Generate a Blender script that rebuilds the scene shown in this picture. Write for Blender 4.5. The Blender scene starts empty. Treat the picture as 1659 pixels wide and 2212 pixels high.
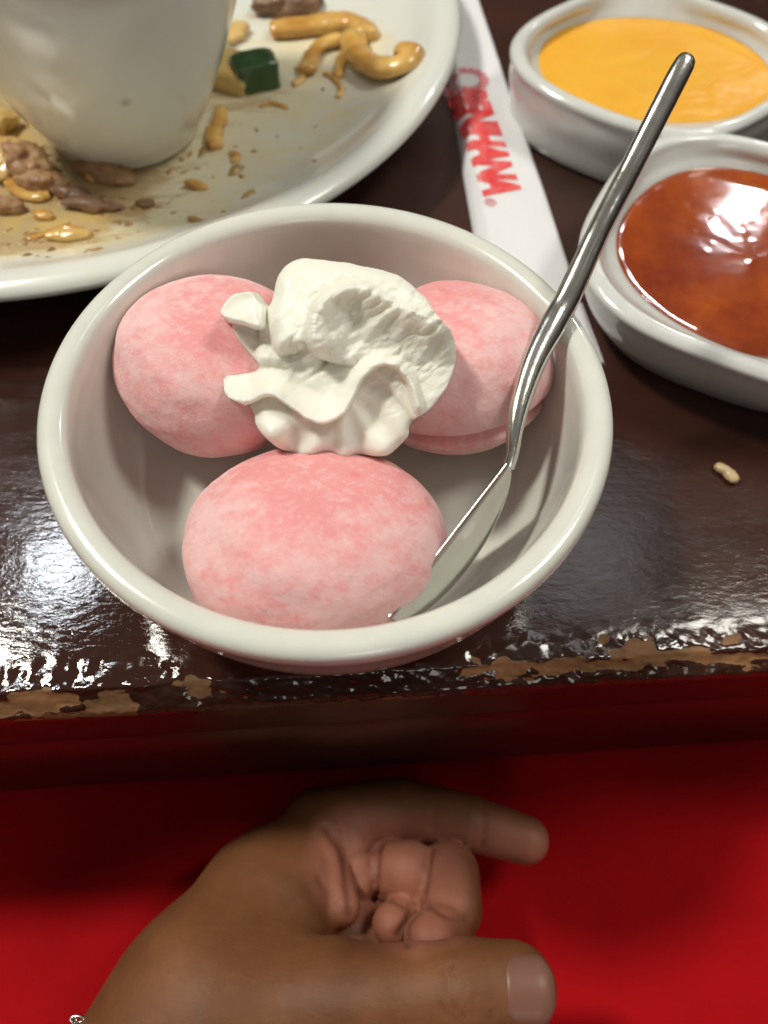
import bpy, bmesh, math, random
import numpy as np
from mathutils import Vector, Matrix, Quaternion
random.seed(7); rng = np.random.default_rng(7)
S = 0.01                      # everything below is written in centimetres
scn = bpy.context.scene
col = scn.collection

# ------------------------------------------------------------------ camera
FPX, PITCH, ROLL = 1664.0, math.radians(59.34), math.radians(2.82)
CAM = np.array([1.2, -9.79, 16.46])
_fw = np.array([0, math.cos(PITCH), -math.sin(PITCH)])
_rt = np.array([1., 0, 0]); _up = np.cross(_rt, _fw)
CR = _rt*math.cos(ROLL)+_up*math.sin(ROLL); CU = -_rt*math.sin(ROLL)+_up*math.cos(ROLL)
def at(px, py, z):
    """point of the place seen at (px,py) of the 1659x2212 photograph and lying at height z (cm)"""
    d = _fw*FPX + CR*(px-829.5) - CU*(py-1106)
    return CAM + (z-CAM[2])/d[2]*d
cd = bpy.data.cameras.new('camera'); cam = bpy.data.objects.new('camera', cd); col.objects.link(cam)
cd.sensor_fit = 'VERTICAL'; cd.sensor_height = 24; cd.sensor_width = 18; cd.lens = 24*FPX/2212
cd.clip_start = 0.005; cd.clip_end = 50
M = Matrix(((CR[0], CU[0], -_fw[0], CAM[0]*S), (CR[1], CU[1], -_fw[1], CAM[1]*S), (CR[2], CU[2], -_fw[2], CAM[2]*S), (0, 0, 0, 1)))
cam.matrix_world = M; scn.camera = cam
cd.dof.use_dof = True; cd.dof.focus_distance = 0.158; cd.dof.aperture_fstop = 8.0

# ------------------------------------------------------------------ world and lamps
scn.view_settings.view_transform = 'Standard'; scn.view_settings.look = 'None'
scn.view_settings.exposure = 0.12; scn.view_settings.gamma = 1
w = bpy.data.worlds.new('World'); scn.world = w; w.use_nodes = True
wn = w.node_tree; bg = wn.nodes['Background']
tc = wn.nodes.new('ShaderNodeTexCoord'); sx = wn.nodes.new('ShaderNodeSeparateXYZ'); wr = wn.nodes.new('ShaderNodeValToRGB')
wn.links.new(tc.outputs['Generated'], sx.inputs[0]); wn.links.new(sx.outputs['Z'], wr.inputs[0]); wn.links.new(wr.outputs[0], bg.inputs[0])
wr.color_ramp.elements[0].position = 0.0; wr.color_ramp.elements[0].color = (0.018, 0.011, 0.01, 1)
wr.color_ramp.elements[1].position = 0.75; wr.color_ramp.elements[1].color = (0.17, 0.16, 0.14, 1)
e = wr.color_ramp.elements.new(0.3); e.color = (0.05, 0.042, 0.038, 1)
# random bright spots overhead, added as small ceiling lamps to give glints
vo = wn.nodes.new('ShaderNodeTexVoronoi'); vo.inputs['Scale'].default_value = 4.2; vr = wn.nodes.new('ShaderNodeValToRGB')
vr.color_ramp.elements[0].position = .05; vr.color_ramp.elements[0].color = (1, 1, 1, 1); vr.color_ramp.elements[1].position = .075; vr.color_ramp.elements[1].color = (0, 0, 0, 1)
wn.links.new(tc.outputs['Generated'], vo.inputs['Vector']); wn.links.new(vo.outputs['Distance'], vr.inputs[0])
hz = wn.nodes.new('ShaderNodeMath'); hz.operation = 'GREATER_THAN'; hz.inputs[1].default_value = .22; wn.links.new(sx.outputs['Z'], hz.inputs[0])
m1 = wn.nodes.new('ShaderNodeMath'); m1.operation = 'MULTIPLY'; wn.links.new(vr.outputs[0], m1.inputs[0]); wn.links.new(hz.outputs[0], m1.inputs[1])
m2 = wn.nodes.new('ShaderNodeMix'); m2.data_type = 'RGBA'; m2.clamp_result = False; wn.links.new(m1.outputs[0], m2.inputs[0]); wn.links.new(wr.outputs[0], m2.inputs[6]); m2.inputs[7].default_value = (5.5, 5.0, 4.2, 1)
wn.links.new(m2.outputs[2], bg.inputs[0])
bg.inputs[1].default_value = 1.0

def lamp(name, target, direction, dist, size, power, color, sizey=None):
    l = bpy.data.lights.new(name, 'AREA'); l.shape = 'RECTANGLE' if sizey else 'DISK'; l.size = size*S
    if sizey: l.size_y = sizey*S
    l.energy = power; l.color = color
    o = bpy.data.objects.new(name, l); col.objects.link(o)
    d = Vector(direction).normalized()
    o.location = (Vector(target)+d*dist)*S
    o.rotation_euler = d.to_track_quat('Z', 'Y').to_euler()
    return o
lamp('ceiling_lamp', (-3, -5, 0), (-.56, .25, 1), 140, 18, 13.0, (1, .965, .84))
lamp('ceiling_lamp_right', (4, -4, 0), (.55, .26, 1), 140, 34, 6.0, (1, .97, .87))
lamp('ceiling_lamp_left', (-6.34, -2.04, 0), (-.383, .40, .836), 125, 11, 1.1, (.88, .94, 1), 7)
lamp('ceiling_lamp_back', (11.3, 9.99, 1.7), (.379, .742, .553), 150, 6, .9, (.95, .97, 1))
lamp('ceiling_lamp_middle', (6, -.7, 0), (.247, .467, .849), 150, 26, .4, (.95, .97, 1))
lamp('front_fill_light', (0, 0, 3), (.22, -.85, .50), 120, 34, 1.0, (1, .96, .88))  # added soft fill from the camera side to brighten the cup's front

# ------------------------------------------------------------------ helpers
def empty(name, loc, label=None, cat=None, group=None):
    o = bpy.data.objects.new(name, None); col.objects.link(o); o.location = Vector(loc)*S
    o.empty_display_size = .01
    tag(o, label, cat, group); return o
def tag(o, label=None, cat=None, group=None, kind=None):
    if label: o['label'] = label
    if cat: o['category'] = cat
    if group: o['group'] = group
    if kind: o['kind'] = kind
    return o
def mesh(name, V, F, mat, parent=None, smooth=True, attrs=None):
    """V in world centimetres; the object's origin sits at the parent's (or at the mesh's base)"""
    V = np.asarray(V, float)
    if parent is not None:
        org = np.array(parent.location)/S
    else:
        org = np.array([(V[:, 0].min()+V[:, 0].max())/2, (V[:, 1].min()+V[:, 1].max())/2, V[:, 2].min()])
    me = bpy.data.meshes.new(name); me.from_pydata(((V-org)*S).tolist(), [], [tuple(map(int, f)) for f in F])
    if smooth: me.polygons.foreach_set('use_smooth', [True]*len(me.polygons))
    if attrs:
        for k, a in attrs.items():
            at_ = me.attributes.new(k, 'FLOAT', 'POINT'); at_.data.foreach_set('value', np.asarray(a, np.float32))
    me.materials.append(mat)
    o = bpy.data.objects.new(name, me); col.objects.link(o)
    if parent is not None: o.parent = parent
    else: o.location = Vector(org)*S
    return o
def gridfaces(nu, nv, wrapu=False, off=0):
    F = []
    for j in range(nv-1):
        for i in range(nu if wrapu else nu-1):
            i2 = (i+1) % nu
            F.append((off+j*nu+i, off+j*nu+i2, off+(j+1)*nu+i2, off+(j+1)*nu+i))
    return F
def loft(rings, n=128):
    """rings: (z, r or r(theta), cx, cy)"""
    th = np.linspace(0, 2*np.pi, n, endpoint=False); V = []
    for z, r, cx, cy in rings:
        rr = r(th) if callable(r) else np.full(n, float(r))
        V.append(np.stack([cx+rr*np.cos(th), cy+rr*np.sin(th), np.full(n, z)], 1))
    return np.concatenate(V), gridfaces(n, len(rings), True)
def smoothpts(P, k=6, closed=False):
    P = np.asarray(P, float); n = len(P); out = []
    rng_ = range(n if closed else n-1)
    for i in rng_:
        if closed: p0, p1, p2, p3 = P[(i-1) % n], P[i], P[(i+1) % n], P[(i+2) % n]
        else: p0, p1, p2, p3 = P[max(i-1, 0)], P[i], P[i+1], P[min(i+2, n-1)]
        for t in np.linspace(0, 1, k, endpoint=False):
            out.append(.5*((2*p1)+(-p0+p2)*t+(2*p0-5*p1+4*p2-p3)*t*t+(-p0+3*p1-3*p2+p3)*t**3))
    if not closed: out.append(P[-1])
    return np.array(out)
def lathe(profile, c, n=160, k=5):
    P = smoothpts(profile, k)
    return loft([(z+c[2], max(r, 1e-4), c[0], c[1]) for r, z in P], n)
def tube(P, R, n=16, flat=None, up=None, cap=True):
    """P points, R radii; flat = thickness/width, up = direction of the thin side"""
    P = np.asarray(P, float); R = np.asarray(R, float); m = len(P)
    T = np.gradient(P, axis=0); T /= np.linalg.norm(T, axis=1)[:, None]
    V = []; prev = None
    for i in range(m):
        u = np.array(up if up is not None else (0.13, .21, 1.), float) if prev is None or up is not None else prev
        a = u-T[i]*(u@T[i]); a /= np.linalg.norm(a); b = np.cross(T[i], a); prev = a
        th = np.linspace(0, 2*np.pi, n, endpoint=False)
        f = (flat[i] if hasattr(flat, '__len__') else flat) if flat is not None else 1
        V.append(P[i]+R[i]*(np.outer(np.sin(th), a)*f+np.outer(np.cos(th), b)))
    V = np.concatenate(V); F = gridfaces(n, m, True)
    if cap:
        F += [tuple(range(n))[::-1], tuple(range((m-1)*n, m*n))]
    return V, F
def rcap(m, r0=.35):
    """radius factors for rounded ends of a tube of m rings"""
    t = np.linspace(0, 1, m); return t
def vnoise(P, seed=0):
    P = np.asarray(P, float); I = np.floor(P).astype(np.int64); Fr = P-I; Fr = Fr*Fr*(3-2*Fr)
    def h(ix, iy, iz):
        n = (ix*73856093) ^ (iy*19349663) ^ (iz*83492791) ^ (seed*2654435761)
        n = (n ^ (n >> 13))*1274126177 & 0xffffffff
        n = (n ^ (n >> 15))*2246822519 & 0xffffffff
        return ((n ^ (n >> 13)) & 0xffff)/65535.
    r = 0
    for dx in (0, 1):
        for dy in (0, 1):
            for dz in (0, 1):
                wgt = (Fr[:, 0] if dx else 1-Fr[:, 0])*(Fr[:, 1] if dy else 1-Fr[:, 1])*(Fr[:, 2] if dz else 1-Fr[:, 2])
                r = r+wgt*h(I[:, 0]+dx, I[:, 1]+dy, I[:, 2]+dz)
    return r*2-1
def fbm(P, o=3, seed=0):
    P = np.asarray(P, float); r = 0; a = 1; s = 0
    for i in range(o): r = r+a*vnoise(P*2**i+i*7.3, seed+i); s += a; a *= .5
    return r/s
def polydist(P, Q):
    """signed distance of P (n,2) to closed polygon Q, positive inside"""
    P = np.asarray(P, float); Q = np.asarray(Q, float); d = np.full(len(P), 1e9); ins = np.zeros(len(P), bool)
    for i in range(len(Q)):
        a, b = Q[i], Q[(i+1) % len(Q)]; e = b-a; L = e@e+1e-12
        t = np.clip(((P-a)@e)/L, 0, 1); q = P-a-t[:, None]*e; d = np.minimum(d, np.hypot(q[:, 0], q[:, 1]))
        c = ((a[1] > P[:, 1]) != (b[1] > P[:, 1])) & (P[:, 0] < (b[0]-a[0])*(P[:, 1]-a[1])/(b[1]-a[1]+1e-15)+a[0])
        ins ^= c
    return np.where(ins, d, -d)
def segdist(P, A, B, ra, rb):
    e = B-A; t = np.clip(((P-A)@e)/(e@e+1e-12), 0, 1)
    return np.linalg.norm(P-A-t[:, None]*e, axis=1)-(ra+(rb-ra)*t)
def smin(a, b, k):
    h = np.clip(.5+.5*(b-a)/k, 0, 1); return b*(1-h)+a*h-k*h*(1-h)

# ------------------------------------------------------------------ materials
class MT:
    def __init__(s, name, **kw):
        s.m = bpy.data.materials.new(name); s.m.use_nodes = True; s.n = s.m.node_tree.nodes; s.l = s.m.node_tree.links
        s.b = s.n['Principled BSDF']
        s.tc = s.n.new('ShaderNodeTexCoord')
        for k, v in kw.items(): s.set(k, v)
    def set(s, k, v):
        k = k.replace('_', ' ')
        i = s.b.inputs[k]
        if hasattr(v, 'is_output'): s.l.new(v, i)
        elif isinstance(v, tuple) and len(v) == 3 and i.type == 'RGBA': i.default_value = (*v, 1)
        else: i.default_value = v
    def noise(s, scale, detail=4, rough=.55, stretch=(1, 1, 1), rot=(0, 0, 0), dist=0, kind='Object'):
        mp = s.n.new('ShaderNodeMapping'); mp.inputs['Scale'].default_value = stretch; mp.inputs['Rotation'].default_value = rot
        s.l.new(s.tc.outputs[kind], mp.inputs[0])
        t = s.n.new('ShaderNodeTexNoise'); t.inputs['Scale'].default_value = scale; t.inputs['Detail'].default_value = detail
        t.inputs['Roughness'].default_value = rough; t.inputs['Distortion'].default_value = dist
        s.l.new(mp.outputs[0], t.inputs['Vector']); return t.outputs['Fac']
    def voro(s, scale, feature='F1', stretch=(1, 1, 1)):
        mp = s.n.new('ShaderNodeMapping'); mp.inputs['Scale'].default_value = stretch
        s.l.new(s.tc.outputs['Object'], mp.inputs[0])
        t = s.n.new('ShaderNodeTexVoronoi'); t.inputs['Scale'].default_value = scale; t.feature = feature
        s.l.new(mp.outputs[0], t.inputs['Vector']); return t.outputs['Distance']
    def attr(s, name):
        a = s.n.new('ShaderNodeAttribute'); a.attribute_name = name; return a.outputs['Fac']
    def ramp(s, f, *stops):
        r = s.n.new('ShaderNodeValToRGB'); cr = r.color_ramp
        while len(cr.elements) < len(stops): cr.elements.new(.5)
        for e_, (p, c) in zip(cr.elements, stops):
            e_.position = p; e_.color = (*c, 1) if isinstance(c, tuple) else (c, c, c, 1)
        s.l.new(f, r.inputs[0]); return r.outputs[0]
    def mix(s, f, a, b, mode='MIX'):
        x = s.n.new('ShaderNodeMix'); x.data_type = 'RGBA'; x.blend_type = mode
        for k, v in ((0, f), (6, a), (7, b)):
            if hasattr(v, 'is_output'): s.l.new(v, x.inputs[k])
            elif k == 0: x.inputs[k].default_value = v
            else: x.inputs[k].default_value = (*v, 1) if isinstance(v, tuple) else (v, v, v, 1)
        return x.outputs[2]
    def math(s, op, a, b=0.):
        x = s.n.new('ShaderNodeMath'); x.operation = op
        for k, v in ((0, a), (1, b)):
            if hasattr(v, 'is_output'): s.l.new(v, x.inputs[k])
            else: x.inputs[k].default_value = v
        return x.outputs[0]
    def bump(s, f, dist, strength=1., prev=None):
        x = s.n.new('ShaderNodeBump'); x.inputs['Distance'].default_value = dist*S; x.inputs['Strength'].default_value = strength
        s.l.new(f, x.inputs['Height'])
        if prev is not None: s.l.new(prev, x.inputs['Normal'])
        s.l.new(x.outputs[0], s.b.inputs['Normal']); return x.outputs[0]

def ceramic(name, c=(.70, .71, .65)):
    m = MT(name, Base_Color=c, Roughness=.16, IOR=1.5); m.set('Roughness', m.ramp(m.noise(18, 5, .65), (.35, .10), (.7, .26)))
    m.set('Coat Weight', .5); m.set('Coat Roughness', .06)
    m.bump(m.noise(60, 2), .02, .25)
    m.set('Base_Color', m.mix(m.ramp(m.noise(120, 5), (.35, 0.), (.7, 1.)), c, tuple(x*.93 for x in c)))
    return m
CER = ceramic('glazed_ceramic')
CERB = ceramic('glazed_ceramic_cool', (.66, .67, .65))

def plate_mat():
    m = MT('stained_plate', Roughness=.22, IOR=1.5)
    m.set('Coat Weight', .4); m.set('Coat Roughness', .08)
    st = m.attr('stain')
    n1 = m.noise(38, 6, .62, (1, 2.2, 1), (0, 0, math.radians(-38)), .6)
    n2 = m.noise(90, 6, .7, (1, 2.6, 1), (0, 0, math.radians(-38)), .4)
    f = m.math('ADD', m.math('MULTIPLY', st, 1.5), m.math('MULTIPLY', m.math('SUBTRACT', n1, .5), 2.6))
    f2 = m.math('ADD', m.math('MULTIPLY', m.math('SUBTRACT', st, .35), 1.6), m.math('MULTIPLY', m.math('SUBTRACT', n2, .52), 2.6))
    c = m.mix(m.ramp(f, (.2, 0.), (.75, 1.)), (.70, .71, .66), (.72, .66, .47))
    c = m.mix(m.ramp(f2, (.5, 0.), (1.2 if False else 1.0, .75)), c, (.42, .27, .11))
    c = m.mix(m.math('MULTIPLY', m.ramp(m.noise(55, 3), (.5, 0.), (.75, 1.)), m.math('MULTIPLY', st, .7)), c, (.62, .44, .14))
    m.set('Base_Color', c); m.bump(m.math('MULTIPLY', n1, st), .05, .8)
    return m
PLATE = plate_mat()

def cup_mat():
    m = MT('stained_cup', Roughness=.2); m.set('Coat Weight', .4); m.set('Coat Roughness', .1)
    v = m.ramp(m.voro(45), (.05, 1.), (.11, 0.))
    k = m.ramp(m.noise(16, 1), (.6, 0.), (.66, 1.))
    m.set('Base_Color', m.mix(m.math('MULTIPLY', v, k), (.76, .76, .70), (.13, .09, .04)))
    return m
CUP = cup_mat()

def mochi_mat():
    m = MT('powdered_mochi')
    blot = m.noise(55, 4, .6, (1, 1, .7), dist=.5); fine = m.noise(300, 4, .75, (1, 1.35, 1), (0, .2, math.radians(35)))
    pw = m.attr('powder')
    f = m.math('ADD', m.math('ADD', m.math('MULTIPLY', m.math('SUBTRACT', blot, .5), 1.5), m.math('MULTIPLY', m.math('SUBTRACT', fine, .5), 2.6)), pw)
    c = m.mix(m.ramp(f, (.1, 0.), (.85, 1.)), (.79, .33, .335), (.80, .50, .50))
    red = m.ramp(m.noise(110, 3, .5), (.66, 0.), (.72, .55))
    c = m.mix(m.math('MULTIPLY', red, .6), c, (.70, .13, .13))
    c = m.mix(m.ramp(m.noise(700, 4, .7), (.52, 0.), (.75, .55)), c, (.82, .62, .59))
    m.set('Base_Color', c); m.set('Roughness', m.ramp(f, (.1, .38), (.6, .8))); m.set('Subsurface Weight', .5)
    m.set('Subsurface Radius', (1., .4, .35)); m.set('Subsurface Scale', .25*S)
    m.set('Specular IOR Level', .35)
    b = m.bump(m.noise(260, 5, .75, (1, 1.5, 1), (0, .2, math.radians(35))), .045, .9)
    m.bump(m.noise(60, 4, .6), .07, .7, b)
    return m
MOCHI = mochi_mat()

def cream_mat():
    m = MT('whipped_cream', Base_Color=(.85, .84, .75), Roughness=.42)
    m.set('Subsurface Weight', .6); m.set('Subsurface Radius', (1., .92, .75)); m.set('Subsurface Scale', .32*S)
    rough = m.attr('torn')
    b = m.bump(m.math('MULTIPLY', m.noise(170, 5, .65, (1, 2.6, 1.6), (0, 0, math.radians(-35)), .5), rough), .07, 1.)
    m.bump(m.noise(60, 2, .5), .02, .5, b)
    return m
CREAM = cream_mat()

def table_mat():
    m = MT('varnished_table_wood')
    grain = m.noise(22, 6, .6, (.25, 1, 1), (0, 0, .1), .4)
    c = m.ramp(grain, (.3, (.020, .0072, .005)), (.7, (.052, .017, .0095)))
    sm = m.ramp(m.noise(9, 5, .6, (1, 1, 1)), (.45, 0.), (.75, 1.))
    c = m.mix(m.math('MULTIPLY', sm, .22), c, (.10, .07, .065))
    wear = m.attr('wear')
    wood = m.ramp(m.noise(160, 5, .65, (.35, 1, 1)), (.3, (.15, .068, .022)), (.7, (.38, .18, .072)))
    wood = m.mix(m.ramp(m.noise(11, 2), (.42, 0.), (.58, .6)), wood, (.11, .065, .025))
    wm = m.ramp(m.math('ADD', wear, m.math('MULTIPLY', m.math('SUBTRACT', m.noise(260, 5, .7, (.6, 1, 1)), .52), .9)), (.42, 0.), (.56, 1.))
    wood = m.mix(m.ramp(m.noise(90, 5, .7, (.5, 1, 1)), (.5, 0.), (.68, .85)), wood, (.075, .035, .014))
    m.set('Base_Color', m.mix(wm, c, wood))
    r = m.ramp(m.math('ADD', m.noise(11, 6, .6, dist=.4), m.math('MULTIPLY', m.math('SUBTRACT', m.noise(120, 4, .6, (1, 2.5, 1), (0, 0, -.9)), .5), .25)), (.44, .045), (.52, .15), (.7, .24))
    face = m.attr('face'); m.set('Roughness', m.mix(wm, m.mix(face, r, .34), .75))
    m.set('Base_Color', m.mix(face, m.mix(wm, c, wood), (.030, .005, .004)))  # front face tinted red, the cloth's reflection put into the base colour
    m.set('Specular IOR Level', .55)
    s1 = m.noise(330, 4, .6, (1, 2.6, 1), (0, 0, math.radians(-55)), .4)
    s2 = m.noise(120, 5, .6, (1, 1.6, 1), (0, 0, math.radians(25)), .4)
    b = m.bump(s1, .0055, .8); m.bump(s2, .013, .6, b)
    return m
TABLE = table_mat()
def steel():
    m = MT('brushed_steel', Base_Color=(.70, .69, .65), Metallic=1., Roughness=.2)
    m.set('Roughness', m.ramp(m.noise(140, 5, .7), (.3, .13), (.7, .28)))
    b = m.bump(m.noise(90, 4, .6, (1, 1, 3)), .018, .6); return m
STEEL = steel()
paper = MT('white_paper', Base_Color=(.74, .73, .75), Roughness=.75); paper.bump(paper.noise(45, 4, .6, (2.5, 1, 1)), .09, .7); PAPER = paper.m
ink = MT('red_ink', Roughness=.6); ink.set('Base_Color', ink.mix(ink.ramp(ink.noise(260, 3), (.35, 0.), (.75, 1.)), (.72, .035, .04), (.78, .20, .20))); INK = ink.m
inkp = MT('pale_red_ink', Base_Color=(.66, .22, .24), Roughness=.6); INKP = inkp.m
def cheese():
    m = MT('yellow_sauce', Roughness=.28); m.set('Base_Color', m.mix(m.ramp(m.noise(50, 4), (.3, 0.), (.75, 1.)), (.86, .46, .045), (.80, .38, .03)))
    m.set('Subsurface Weight', .25); m.set('Subsurface Scale', .1*S)
    m.bump(m.noise(45, 3, .5, dist=1.2), .14, .7); return m.m
YSAUCE = cheese()
def redsauce():
    m = MT('red_sauce', Roughness=.09); m.set('Base_Color', m.mix(m.ramp(m.noise(42, 5, .6), (.35, 0.), (.7, 1.)), (.20, .021, .002), (.42, .082, .004)))
    m.set('Coat Weight', .6); m.set('Coat Roughness', .03); m.set('Subsurface Weight', .3); m.set('Subsurface Scale', .2*S); m.set('Subsurface Radius', (1., .25, .1))
    b = m.bump(m.noise(110, 3, .5), .012, .5)
    m.bump(m.ramp(m.voro(170), (.0, 1.), (.3, 0.)), .02, .15, b); return m.m
RSAUCE = redsauce()
def skin():
    m = MT('skin', Roughness=.58, Specular_IOR_Level=.35)
    p = m.attr('palm'); cr = m.attr('crease')
    n = m.noise(45, 4)
    dors = m.ramp(n, (.3, (.125, .045, .016)), (.7, (.215, .084, .031)))
    palm = m.ramp(n, (.3, (.27, .095, .058)), (.7, (.38, .15, .095)))
    c = m.mix(p, dors, palm); c = m.mix(m.math('MULTIPLY', cr, .55), c, (.085, .024, .014))  # skin creases and finger gaps get their shade from a darker colour
    m.set('Base_Color', c); m.set('Subsurface Weight', .15); m.set('Subsurface Scale', .12*S); m.set('Subsurface Radius', (1., .3, .15))
    b = m.bump(m.noise(260, 5, .65), .018, .9); m.bump(m.noise(75, 4, .6, (1, 2.2, 1), (0, 0, .6)), .035, .8, b); return m.m
SKIN = skin()
nail = MT('nail', Base_Color=(.19, .085, .06), Roughness=.22); nail.set('Specular IOR Level', .3); nail.set('Roughness', .38); NAIL = nail.m
def cloth():
    m = MT('red_cloth', Roughness=.9); m.set('Base_Color', m.mix(m.ramp(m.noise(30, 5), (.3, 0.), (.7, 1.)), (.34, .0014, .004), (.42, .002, .005)))
    m.set('Specular IOR Level', .15); b = m.bump(m.noise(500, 3, .6), .03, .8); m.bump(m.noise(40, 4, .6, (1, 1.8, 1)), .12, .8, b); return m.m
CLOTH = cloth()
def food(name, a, b, rough=.3, sc=70, coat=.4):
    m = MT(name, Roughness=rough); m.set('Base_Color', m.ramp(m.noise(sc, 4), (.3, a), (.7, b)))
    m.set('Coat Weight', coat); m.set('Coat Roughness', .12); m.set('Subsurface Weight', .4); m.set('Subsurface Scale', .1*S)
    b = m.bump(m.noise(210, 4, .6), .05, .8); m.bump(m.noise(70, 3), .06, .8, b); return m.m
NOODLE = food('noodle', (.46, .20, .025), (.80, .53, .17), .2, 85)
MUSH = food('mushroom', (.11, .05, .025), (.40, .24, .14), .5, 80, .15)
MEAT = food('browned_meat', (.24, .095, .03), (.56, .36, .19), .6, 110, .08)
ONION = food('cooked_onion', (.62, .40, .12), (.70, .50, .20))
ZUCF = food('zucchini_flesh', (.58, .40, .12), (.66, .50, .20)); ZUCS = food('zucchini_skin', (.012, .045, .008), (.03, .095, .018), .25)
FLECK = food('brown_fleck', (.20, .10, .03), (.50, .32, .10), .4, 30)
RICE = food('rice', (.48, .34, .17), (.62, .47, .27), .45, 200)
glassm = MT('clear_glass', Base_Color=(.95, 1., 1.), Roughness=.02); glassm.set('Transmission Weight', 1.); GLASS = glassm.m
dark = MT('dark_steel', Base_Color=(.16, .17, .16), Metallic=.8, Roughness=.35); DARK = dark.m

# ------------------------------------------------------------------ the table
EA = np.array([-6.86, -5.06]); EB = np.array([10.09, -3.13]); TX = (EB-EA)/np.linalg.norm(EB-EA); TY = np.array([-TX[1], TX[0]])
TO = np.array([1.4, -4.12])
def t2w(x, y, z): return np.stack([TO[0]+x*TX[0]+y*TY[0], TO[1]+x*TX[1]+y*TY[1], z], -1)
def w2t(p): q = np.asarray(p)[..., :2]-TO; return np.stack([q@TX, q@TY], -1)
def tpoly(l): return np.array([w2t(at(a, b, -.2)) for a, b in l])
chips = [tpoly(l) for l in (
    [(-60, 1520), (0, 1515), (40, 1506), (109, 1502), (145, 1491), (167, 1499), (171, 1517), (150, 1530), (0, 1548), (-60, 1552)],
    [(178, 1519), (204, 1506), (233, 1491), (284, 1495), (291, 1517), (273, 1531), (178, 1539)],
    [(386, 1481), (415, 1462), (455, 1481), (458, 1499), (429, 1506)],
    [(1284, 1391), (1301, 1378), (1318, 1388), (1310, 1403), (1290, 1403)],
    [(1314, 1419), (1354, 1392), (1395, 1385), (1422, 1412), (1368, 1429)],
    [(1561, 1395), (1588, 1371), (1615, 1392)],
    [(990, 1446), (1040, 1432), (1130, 1434), (1230, 1424), (1330, 1430), (1440, 1413), (1500, 1405), (1530, 1416), (1700, 1410), (1700, 1426), (1480, 1434), (1200, 1452), (990, 1464)],
    [(-60, 1552), (290, 1522), (290, 1536), (-60, 1562)],
    [(470, 1488), (520, 1494), (528, 1502), (474, 1504)])]
xs = np.concatenate([[-150, -60, -25, -14], np.arange(-12.5, 13.5, .045), [15, 26, 60, 150]])
prof = [(160, 0), (60, 0), (25, 0), (12, 0), (6, 0), (3, 0), (1.6, 0), (1.0, 0)]
prof += [(y, -.006*max(0, .5-y)**2) for y in np.arange(.8, .06, -.05)]
for a in np.linspace(0, math.radians(48), 7): prof.append((.06-.12*math.sin(a), -.12*(1-math.cos(a))))
y0, z0 = prof[-1]
for t in np.linspace(.06, 1, 16): prof.append((y0-t*.36, z0-t*.40))
y1, z1 = prof[-1]
for a in np.linspace(.2, 1, 5): prof.append((y1-.05*math.sin(a*math.radians(60)), z1-.14*a))
yf = prof[-1][0]
prof += [(yf, z) for z in (-.75, -.95, -1.3, -2.2, -2.28, -2.34)] + [(yf+.03, -2.4), (yf, -2.46), (yf, -4), (yf, -7.3), (yf+.15, -7.5), (yf+4, -7.5), (160, -7.5)]
prof = np.array(prof); NX, NP = len(xs), len(prof)
XX = np.tile(xs, NP); YY = np.repeat(prof[:, 0], NX); ZZ = np.repeat(prof[:, 1], NX)
P2 = np.stack([XX, YY], 1)
wear = np.full(len(XX), -1.)
jit = fbm(np.stack([XX*3, YY*6, ZZ*6], 1), 5, 3)*.24
sel = (YY < .9) & (ZZ > -.75)
for q in chips:
    wear[sel] = np.maximum(wear[sel], polydist(P2[sel], q)+jit[sel])
wear01 = np.clip(.5+wear*6, 0, 1)
zone = np.clip((.9-YY)/.6, 0, 1)*(ZZ > -.9)
dn = (fbm(np.stack([XX*.9, YY*2, ZZ*2], 1), 3, 9)*.05+fbm(np.stack([XX*4, YY*5, ZZ*4], 1), 3, 19)*.04)*zone-.035*wear01*zone
ZZ2 = ZZ+dn*.7; YY2 = YY-dn*.7*(YY < .3)
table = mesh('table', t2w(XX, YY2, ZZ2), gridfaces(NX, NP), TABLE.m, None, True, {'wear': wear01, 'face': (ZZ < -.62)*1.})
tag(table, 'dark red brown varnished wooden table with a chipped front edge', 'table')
# steel cooking surface at the far end of the table
V, F = [], []
def box(x0, x1, y0_, y1_, z0_, z1_, b=.1):
    V = [(x, y, z) for z in (z0_, z1_) for y in (y0_, y1_) for x in (x0, x1)]
    return np.array(V, float), [(0, 2, 3, 1), (4, 5, 7, 6), (0, 1, 5, 4), (2, 6, 7, 3), (0, 4, 6, 2), (1, 3, 7, 5)]
V, F = box(-40, 70, 29.5, 75, .01, .6)
grid_ = mesh('griddle', V, F, DARK, None, False); bv = grid_.modifiers.new('b', 'BEVEL'); bv.width = .002; bv.segments = 3
tag(grid_, 'grey steel cooking griddle beyond the dishes', 'griddle')

# ------------------------------------------------------------------ dessert bowl
BOWLP = [(0, .25), (2.6, .25), (3.1, .0), (3.3, .02), (3.35, .3), (3.95, .75), (4.55, 1.3), (4.98, 2.1), (5.27, 3.0), (5.42, 3.7), (5.52, 4.12), (5.6, 4.38),
         (5.58, 4.58), (5.44, 4.69), (5.24, 4.69), (5.07, 4.58), (5.0, 4.38), (4.96, 4.0), (4.88, 3.3), (4.68, 2.5), (4.35, 1.85), (4.02, 1.5), (3.6, 1.4), (2, 1.38), (0, 1.37)]
V, F = lathe(BOWLP, (0, 0, 0), 192, 5)
bowl = mesh('dessert_bowl', V, F, CER.m)
tag(bowl, 'round white glazed bowl holding three pink mochi at the table edge', 'bowl')

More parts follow.
